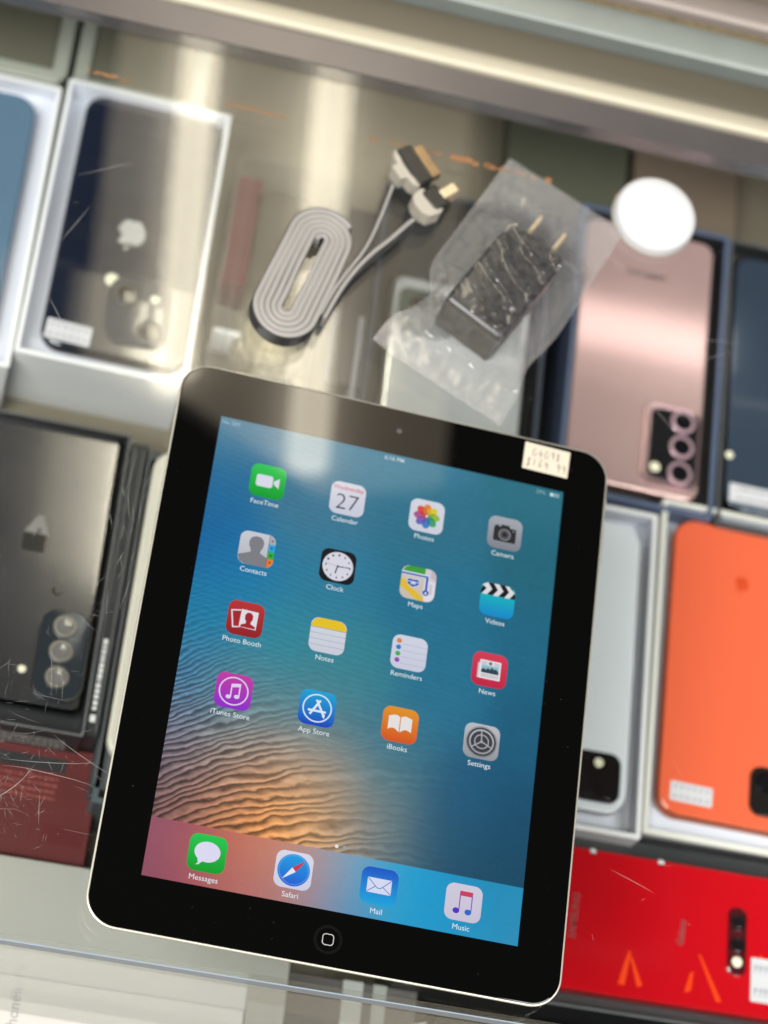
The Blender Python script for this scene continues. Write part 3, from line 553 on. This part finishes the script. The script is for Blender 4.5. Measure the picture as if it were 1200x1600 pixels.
def flash(p, x, y, z, r_=2.2): return MB().loft([R3(circ(0, 0, q, 18), zz) for q, zz in ((r_, 0), (r_, .3), (r_ * .7, .45))], False).build('flash', pm('flash_lens', (.85, .82, .62), .2), p, (x, y, z))
def sticker(p, x, y, z, w_, h, rot=0, rows=2, n=6):
    s = MB().poly(rr(w_, h, .6, 3), 0).build('price_sticker', pm('white_sticker', (.60, .60, .63), .55), p, (x, y, z), rot)
    M = MB()
    for j in range(rows):
        for i in range(n):
            xx = -w_ * .38 + w_ * .76 * i / (n - 1); yy = h * .26 * (1 if j == 0 else -1) * (rows > 1); q = w_ * .045
            a = random.uniform(-.6, .6); M.poly([(xx - q, yy - h * .11), (xx - q * .4, yy - h * .11), (xx + q + a * q, yy + h * .1), (xx + q * .3 + a * q, yy + h * .1)], .06); M.poly([(xx - q, yy + h * .02), (xx + q, yy - h * .02 + a * .3), (xx + q, yy + h * .03), (xx - q, yy + h * .07)], .05)
    M.build('handwriting', pm('pen_ink', (.30, .28, .34), .6), s, kind='stuff')
    return s
APPLE = [(0, .62), (.12, .66), (.28, .72), (.45, .70), (.60, .60), (.50, .50), (.44, .36), (.45, .22), (.52, .08), (.66, -.02), (.60, -.22), (.48, -.45), (.34, -.62), (.22, -.66), (.10, -.61), (0, -.59), (-.10, -.61), (-.22, -.66), (-.36, -.60), (-.52, -.40), (-.64, -.12), (-.66, .18), (-.58, .46), (-.42, .64), (-.22, .71), (-.10, .66)]
LEAF = [(0, .74), (.15, .79), (.25, .92), (.26, 1.06), (.14, 1.02), (.03, .90)]
def logo(p, x, y, z, s, mat):     # the phones lie with their tops towards the viewer, so the mark is upside down
    return MB().poly([(-a * s, -b * s) for a, b in APPLE][::-1], 0).poly([(-a * s, -b * s) for a, b in LEAF], 0).build('logo', mat, p, (x, y, z))
LIP = pm('worn_grey_edge', (.13, .135, .14), .35, var=.4, scale=80)
ZB = -110.0
FRAMEB = pm('dark_steel_frame', (.06, .065, .075), .25, 1); FRAMEW = pm('pale_alu_frame', (.75, .76, .78), .3, .9); MIRROR = pm('chrome_ring', (.80, .80, .80), .12, 1)
grp_b = 'open phone boxes set out in the case'; grp_p = 'phones shown face down in their boxes'
# blue phone, cut by the picture's edge
t = tray('phone_box', 'white open box holding the pale blue phone at the far left edge', 'box', -204.5, 238.5, 79, 158, 1.5, ZB + 2, 43, WHITE, WHITEIN, group=grp_b)
p = phone('phone', 'pale blue phone in a white box, cut off by the left picture edge', -208, 238.5, 66, 142, 1.5, ZB, 8, pm('steel_blue_glass', (.10, .17, .25), .06, coat=.5), pm('blue_frame', (.20, .28, .38), .3, .9), group=grp_p)
logo(p, 4, -2, 8.03, 9, pm('blue_logo', (.2, .28, .36), .15, 1)); b = bump(p, 14, -50, 30, 30, 8, 8, 1.4, pm('blue_bump', (.12, .19, .27), .15)); lens(b, -6, 6, 1.4, 6, MIRROR); lens(b, 6, -6, 1.4, 6, MIRROR)
# midnight phone with the mirror mark
t = tray('phone_box', 'deep white open box holding the dark mirror-backed phone beside the coiled cable', 'box', -123.0, 247.4, 81.5, 155, .8, ZB + 3, 48, WHITE, WHITEIN, wall=2.2, well=14, group=grp_b)
p = phone('phone', 'dark blue mirror-backed phone with white logo and price sticker in a white box', -118.5, 252, 69.5, 143, .6, ZB - 3, 8, pm('midnight_glass', (.010, .014, .028), .035, coat=1), FRAMEB, r=10, group=grp_p)
logo(p, -1.5, -2.2, 8.03, 10.2, pm('mirror_logo', (.82, .82, .78), .25, .5)); b = bump(p, 8.5, -45.5, 30, 36, 8, 8, 1.6, pm('bump_glass', (.05, .055, .065), .1, coat=1), 3)
lens(b, -7, 8, 1.6, 6.4, FRAMEB); lens(b, 6.5, -10, 1.6, 6.4, FRAMEB); flash(b, 7, 8, 1.6, 2.2); flash(p, -6.5, -30.5, 8.05, 3.4)
sticker(p, -22, -63.4, 8.06, 21.5, 10.5, -2)
# clear package under the cable
t = thing('clear_package', 'clear plastic package with a dark red card and bronze sheet under the coiled cable', 'package', (-45.5, 249, -155), .4)
rrect_loft(58, 122, 5, [(0, 0), (0, 38), (1, 39), (2, 39)], 6, cap0=False).build('lid', CLEAR, t, smooth=40)
M = MB(); M.band(R3(rr(57, 121, 5, 6), 39.1), R3(rr(55.6, 119.6, 4.5, 6), 39.1)); M.band(R3(rr(44, 108, 8, 6), 39.15), R3(rr(43, 107, 8, 6), 39.15)); M.poly([(-28, -29), (27, -29), (27, -28), (-28, -28)], 39.12); M.build('moulded_ridge', pm('grey_clear_ridge', (.15, .145, .135), .2), t)
MB().box((0, 0, 4), (54, 118, 8), bev=.6).build('backing_card', DARKCARD, t)
rrect_loft(36, 100, 8, [(0, 8), (0, 26), (1, 28), (2, 28.3)], 8, 2, 2).build('bronze_insert', pm('bronze_satin', (.30, .255, .175), .22, .75, rvar=.1, scale=40), t, smooth=40)
MB().box((-21.5, 22, 21), (12, 62, 26), bev=.5).build('red_card', pm('dark_red_card', (.12, .006, .012), .4), t); MB().box((-20, -34, 20), (13, 2.2, 20), bev=.3).build('white_tag', WHITE, t)
MB().box((24, 0, 18), (6, 112, 20), bev=.5).build('dark_insert', DARKCARD, t)
# silver phone in a dark box under the bag
t = tray('phone_box', 'dark navy open box holding the silver phone under the plastic bag', 'box', 44.5, 243, 88, 133, 1.2, ZB + 3, 44, pm('navy_card', (.035, .045, .065), .4), DARKCARD, wall=2.4, well=16, group=grp_b)
p = phone('phone', 'silver white phone showing below the plastic bag in a dark box', 46.5, 221, 70, 84, 1.0, ZB - 4, 9, pm('silver_white_glass', (.50, .52, .515), .08, .3, coat=.8), FRAMEW, r=6, group=grp_p)
q_ = rrect_loft(28, 26, 5, [(0, -.2), (0, .6), (.5, .9)], 6).build('camera_bump', pm('dark_green_window', (.05, .07, .06), .08, coat=1), p, (-18, 22, 9)); lens(q_, -4, 4, .9, 4.6, MIRROR); lens(q_, 6, 6, .9, 4.6, MIRROR)
MB().box((0, 0, 0), (70, 5, 6), bev=.5).build('tan_edge', pm('tan_edge', (.42, .34, .22), .4), p, (0, -43.8, 4))
# clear sleeve standing between the packages
t = thing('clear_sleeve', 'dark card with clear plastic sleeve edges between the bronze package and the silver phone', 'sleeve', (-6, 236, -155), .8)
MB().box((-1, 10, 19), (18, 100, 38), bev=.5).build('dark_card', pm('plum_black_card', (.022, .020, .026), .3, var=.4, scale=40), t)
for x, y, wd, ln in ((3.5, -28, 2.0, 52), (7.2, -30, 1.2, 46), (-9.8, -22, 1.1, 40)): rrect_loft(wd, ln, .4, [(0, 0), (0, 40), (.2, 40.4)], 3, x, y).build('sleeve', pm('lilac_clear_edge', (.40, .40, .46), .2), t)
# pink phone in a navy box
NAVY = pm('navy_box_card', (.085, .115, .19), .4, var=.1); 
t = tray('phone_box', 'navy blue open box holding the pink phone', 'box', 140.2, 243, 79.5, 163, .3, ZB + 4, 49, NAVY, DARKCARD, wall=2.6, well=12, group=grp_b)
PINK = pm('rose_satin_glass', (.60, .41, .39), .20, .4)
p = phone('phone', 'rose pink phone with three ringed lenses in a navy box', 138.6, 245.5, 69.5, 149, .3, ZB, 8, PINK, pm('rose_frame', (.46, .28, .26), .3, .9), r=7, group=grp_p)
text('brand_text', 'SAMSUNG', 4.6, pm('rose_dark_ink', (.10, .055, .055), .4), p, -1.0, 47.5, 8.05, 180, bold=.12)
b = bump(p, 18.4, -47.5, 29.5, 44.5, 6, 8, 2.0, pm('rose_rim', (.58, .40, .43), .25, .8)); rrect_loft(24.5, 38.5, 4, [(0, 1.9), (0, 2.15)], 6, 1.2, .2).build('window', pm('black_camera_glass', (.012, .012, .013), .06), b)
for y in (14.2, .2, -14.4): lens(b, 5.2, y, 2.1, 6.3, pm('pink_ring', (.75, .50, .58), .3, .6))
flash(b, -7.5, -13.5, 2.15, 2.6)
# dark phone at the right edge
t = tray('phone_box', 'black open box holding the blue-black phone at the right edge', 'box', 221, 243, 80, 164, .8, ZB + 3, 46, DARKCARD, DARKCARD, group=grp_b)
p = phone('phone', 'blue-black glossy phone with a white label, cut off by the right picture edge', 219.5, 246, 68, 146, .8, ZB, 8, pm('blue_black_glass', (.05, .075, .115), .25, .4, coat=.6), FRAMEB, r=10, group=grp_p)
sticker(p, -8, -64, 8.06, 46, 10, 0, 2, 10); flash(p, -32, -44, 8.05, 2)
# white phone beside the tablet
t = tray('phone_box', 'white open box holding the white phone beside the tablet', 'box', 113.0, 76, 84.5, 164, 1.4, ZB + 3, 40, WHITE, WHITEIN, wall=2.4, well=12.2, group=grp_b)
p = phone('phone', 'white phone with black square camera in a white box beside the tablet', 114.5, 78.4, 69.5, 147, 1.4, ZB - 1, 8.2, pm('pale_blue_white_glass', (.70, .75, .79), .12, coat=.5), FRAMEW, group=grp_p)
b = bump(p, 19.0, -56.8, 23, 24, 5.5, 8.2, 1.5, pm('black_gloss', (.008, .007, .007), .1)); lens(b, 5.5, -5, 1.5, 5.0, FRAMEB); lens(b, -5.5, -5, 1.5, 5, FRAMEB); flash(b, .5, 6.5, 1.5, 2.2)
# orange phone
t = tray('phone_box', 'white open box holding the orange phone', 'box', 201.5, 84.5, 90, 170, .9, ZB + 3, 46, pm('warm_white_card', (.70, .69, .64), .45, var=.03), WHITEIN, wall=2.6, well=11, group=grp_b)
ORNG = pm('coral_orange_glass', (.76, .13, .058), .14, coat=.3)
p = phone('phone', 'bright orange phone with a small white sticker in a white box', 202.0, 87, 76.5, 151, .6, ZB, 8.3, ORNG, pm('orange_frame', (.50, .12, .05), .3, .8), group=grp_p)
logo(p, -2.8, 46.8, 8.33, 5.4, pm('orange_logo', (.62, .07, .02), .2)); b = bump(p, 22, -56.5, 32, 24, 5.5, 8.3, 1.5, pm('black_gloss', (.012, .01, .009), .12)); lens(b, -8, 4, 1.5, 5.5, FRAMEB); lens(b, 6, -4, 1.5, 5.5, FRAMEB)
sticker(p, -22.0, -64.0, 8.36, 20.5, 9.4, -1)
# red phone
t = tray('phone_box', 'black open box with the glossy red phone lying crosswise', 'box', 150, -43.5, 196, 84, 1.8, ZB + 1, 44, DARKCARD, DARKCARD, wall=1.6, well=9, group=grp_b)
p = phone('phone', 'glossy bright red phone lying crosswise with its camera at the right', 152, -44.5, 172, 66, 1.8, ZB, 8.5, pm('glossy_red', (.52, .003, .009), .10, coat=.6), pm('red_frame', (.55, .02, .025), .3, .6), r=9, group=grp_p)
GR = pm('grey_red_ink', (.26, .06, .065), .3)
for x, s, z_ in ((-21.5, 4.6, 'SAMSUNG'), (28.7, 4.4, 'Galaxy')): text('brand_text', z_, s, GR, p, x, .8, 8.55, 86, bold=.15)
b = rrect_loft(8.6, 31, 3.6, [(0, -.2), (0, .9), (.5, 1.2)], 8).build('camera_bump', pm('dark_red_glass', (.07, .006, .01), .08, coat=1), p, (54.8, .5, 8.5)); lens(b, 0, 8.6, 1.2, 3.7, pm('black_ring', (.02, .005, .006), .2)); lens(b, 0, -2, 1.2, 3.7, pm('black_ring', (.02, .005, .006), .2)); flash(b, 0, -9.6, 1.2, 2.4)
s = sticker(p, 71.5, -15.5, 8.56, 19, 20, 0, 2, 7)
for x in (-14.5, 17.8): MB().loft([R3(circ(0, 0, q, 14), zz) for q, zz in ((2.0, 0), (2.0, .8), (1.4, 1.3))], False).build('corner_nub', WHITE, p, (x, 31.0, 7.2))
REFL = pm('painted_orange_reflection', (.95, .06, .002), .3, .2)  # orange reflections painted as flat coloured streaks on the red phone
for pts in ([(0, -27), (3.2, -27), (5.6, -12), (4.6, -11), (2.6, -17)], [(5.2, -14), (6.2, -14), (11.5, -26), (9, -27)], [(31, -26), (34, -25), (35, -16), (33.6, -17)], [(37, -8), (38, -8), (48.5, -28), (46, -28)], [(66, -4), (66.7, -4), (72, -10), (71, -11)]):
    MB().poly(pts if (pts[1][0] - pts[0][0]) * (pts[2][1] - pts[0][1]) - (pts[1][1] - pts[0][1]) * (pts[2][0] - pts[0][0]) > 0 else pts[::-1], 0).build('reflection_streak', REFL, p, (0, 0, 8.53))
# black phone in a black box, left
t = tray('phone_box', 'black box with printed side text holding the black three-lens phone', 'box', -141, 65.0, 83, 149, 1.6, ZB + 1.5, 44, DARKCARD, DARKCARD, wall=1.8, well=11, group=grp_b)
p = phone('phone', 'black mirror-backed phone with three lenses in a raised camera island at left', -140.5, 69.8, 74, 138, 1.6, ZB, 8.4, pm('graphite_mirror', (.12, .12, .13), .14, .75, coat=1, rvar=.05, scale=18), FRAMEB, r=4, group=grp_p)
b = bump(p, 25.5, -44.5, 22.5, 43, 8, 8.4, 2.2, pm('slate_island', (.045, .055, .07), .18, .5)); MB().band(R3(rr(22.6, 43.1, 8, 8), 2.1), R3(rr(21.4, 41.9, 7.5, 8), 2.25)).build('island_rim', MIRROR, b)
p.rotation_euler.x = math.radians(-2.2)
for y in (13.2, 1.2, -11.0): lens(b, -.6, y, 2.2, 5.4, pm('dull_ring', (.38, .37, .35), .35, .9), pm('grey_lens', (.16, .155, .15), .1, coat=1))
flash(p, 9.5, -53.5, 8.45, 1.8); MB().box((0, 0, 0), (10, 8.5, .1)).build('dark_patch', BLACKPL, p, (5, 8, 8.5)); MB().poly([(-6, 0), (-1, 0), (-.2, 3), (1, 3), (1.6, 0), (5, 0), (1.5, 9), (-1, 9)], .1).build('pale_mark', pm('pale_mark_ink', (.22, .215, .21), .3), p, (6, 12.6, 8.42)); MB().band(R3(circ(0, 0, 2.4, 20), .05), R3(circ(.4, .5, 1.7, 20), .05)).build('round_mark', BLACKPL, p, (19, -13.5, 8.45))
M = MB()
for j in range(5):
    x = -34
    while x < (34 if j < 4 else 8):
        l = random.uniform(.6, 2.4); M.poly([(x, j * -3.0), (x + l, j * -3.0), (x + l, j * -3.0 + 1.4), (x, j * -3.0 + 1.4)], 0, None); x += l + random.uniform(.3, .9)
# printed lines on the near side of that box
o = M.build('printed_text', pm('silver_ink', (.62, .62, .60), .5), t, (0, -74.62, 36)); o.rotation_euler = (math.radians(90), 0, 0); o['kind'] = 'stuff'
# narrow dark boxes between that box and the tablet
for i, (x, wd, yb, mat, lb) in enumerate(((-96.0, 7.5, -6, DARKCARD, 'narrow black box standing on edge beside the black three-lens phone'), (-87.6, 8.2, -28, pm('slate_card', (.05, .06, .065), .4, var=.2, scale=40), 'slate grey narrow box reaching past the cream phone beside the tablet'))):
    t = thing('narrow_box', lb, 'box', (x, (yb + 138) / 2, -155), .8, 'narrow boxes standing in the left column')
    MB().box((0, 0, 22 - i * 1.5), (wd, 138 - yb, 44 - 3 * i), bev=.4).build('wall', mat, t)
    for e in (-.3, .3): MB().box((e * wd, 0, 44.2 - 3 * i), (.7, 138 - yb - 4, .6)).build('lip', pm('grey_lip', (.11, .115, .12), .4), t)
    if i == 0:
        M = MB(); y = -60.
        while y < -26: l = random.uniform(.8, 2.6); M.poly([(-1, y), (.9, y), (.9, y + l), (-1, y + l)], 44.15); y += l + random.uniform(.4, .9)
        M.poly(rr(2.4, 3.4, .3, 2, 0, 0, -64), 44.15); M.build('printed_text', pm('white_ink', (.7, .7, .7), .5), t, kind='stuff')
t = tray('phone_box', 'teal grey shallow box poking out beyond the tablet at its left edge', 'box', -70, 50, 40, 168, .8, ZB - 4, 38, pm('teal_card', (.075, .10, .11), .45), DARKCARD, group=grp_b)
p = phone('phone', 'phone with a cream metal edge half hidden under the left side of the tablet', -55.0, 60, 67, 151, .8, ZB + 6, 9, pm('cream_back', (.60, .58, .50), .2), CREAM, r=10, group=grp_p)
o_ = rr(60, 110, 10, 8); MB().loft([[(x * (1 - e / 30), y * (1 - e / 55), z) for x, y in o_] for e, z in ((0, 37.5), (0, 39), (.5, 39.6), (1.3, 39.4), (1.6, 38))], False, False).build('chrome_edge', MIRROR, t, (14.5, -10.5, 3), smooth=40)
# dark red box, and the pale boxes along the front
t = thing('red_box', 'dark red printed box lying flat below the black phone', 'box', (-124, -33, -155), 1.0)
MB().box((0, 0, 12), (76, 52, 24), bev=.5).build('wall', pm('maroon_card', (.105, .018, .018), .4, var=.2, scale=25), t); MB().box((8, 17, 24.2), (30, 6, .4)).build('black_label', DARKCARD, t); MB().box((26, -14, 24.15), (18, 8, .3)).build('dark_patch', pm('deep_maroon', (.10, .012, .014), .4), t)
M = MB()
for j in range(4):
    x = -30
    while x < 20: l = random.uniform(.5, 2.2); M.poly([(x, 10 - j * 3), (x + l, 10 - j * 3), (x + l, 11.2 - j * 3), (x, 11.2 - j * 3)], 24.12); x += l + random.uniform(.3, 1)
M.build('printed_text', pm('faded_red_ink', (.28, .06, .05), .5), t, kind='stuff')
t = thing('white_box', 'large pale box with faint print across the front of the case', 'box', (-46, -100, -155), 1.6)
PALE = pm('pale_box_card', (.37, .37, .335), .45, var=.05, scale=15)
MB().box((-13, 0, 18), (136, 78, 36), bev=.6).build('wall', PALE, t); MB().box((-18, -33, 37.2), (110, 42, 2.4), bev=.4).build('lid', pm('white_lid', (.45, .44, .40), .45, var=.04, scale=20), t)
text('brand_text', 'iPhone', 6.5, pm('grey_print', (.28, .28, .27), .5), t, -59, -29, 38.5, 90, bold=.1); text('brand_text', 'iPad', 5, pm('grey_print', (.28, .28, .30), .5), t, -69, -35, 38.5, 90, bold=.15)
t = thing('grey_box', 'smoky grey package with a pale stripe in front of the tablet', 'box', (38, -112, -155), 1.5)
MB().box((0, 0, 17), (58, 46, 34), bev=.5).build('wall', pm('smoky_card', (.10, .095, .09), .35, var=.35, scale=30), t); MB().box((0, 0, 34.3), (9, 46, .6)).build('pale_stripe', pm('pale_stripe', (.42, .44, .42), .3), t); MB().box((12, 0, 34.2), (6, 46, .4)).build('pale_stripe', pm('pale_stripe', (.34, .36, .33), .3), t)
MB().add([(20, -6, 34.6), (27, 8, 34.6), (34, 10, 36)], [(0, 1, 2)]).build('paper_corner', WHITE, t)
t = thing('black_box', 'black glossy box along the front edge under the red phone', 'box', (150, -112, -155), 1.5)
MB().box((0, 0, 18), (150, 40, 36), bev=.6).build('wall', pm('black_gloss_card', (.02, .019, .019), .25, var=.4, scale=30), t); MB().box((0, 10, 36.2), (146, 1.2, .5)).build('edge_line', pm('grey_lip', (.12, .12, .12), .4), t)
# empty trays and cards at the back of the case
def deep(n, lb, x, y, w_, h, rot, z, mat, r=8, cat='tray'):
    t = thing(n, lb, cat, (x, y, -155), rot)
    rrect_loft(w_, h, r, [(0, 0), (0, z), (1, z + .6), (7, z + .6), (7.5, z - 3)], 6).build('rim', mat, t, smooth=30)
    rrect_loft(w_ - 16, h - 16, max(2, r - 6), [(0, 6), (0, z - 2.5)], 6).build('insert', pm('olive_insert', (.14, .135, .10), .5, var=.2, scale=20), t)
    return t
PG = pm('pale_green_grey_plastic', (.36, .38, .33), .3, var=.08)
deep('clear_tray', 'pale grey green empty tray at the upper left corner of the case', -202, 366, 70, 84, 1, 40, PG, cat='tray')
deep('clear_tray', 'pale grey green tray beside the corner tray at the back of the case', -131, 372, 66, 92, 1, 38, PG, cat='tray')
t = thing('back_card', 'dark green flat card near the metal rails', 'card', (98, 372, -155), 1); MB().box((0, 0, 8), (66, 72, 16), bev=.4).build('sheet', pm('dark_green_card', (.095, .10, .072), .45, var=.15, scale=30), t)
t = thing('back_card', 'brown flat card between the green card and the right edge', 'card', (164, 372, -155), 1); MB().box((0, 0, 8), (58, 70, 16), bev=.4).build('sheet', pm('brown_card', (.20, .155, .115), .5, var=.12, scale=25), t)
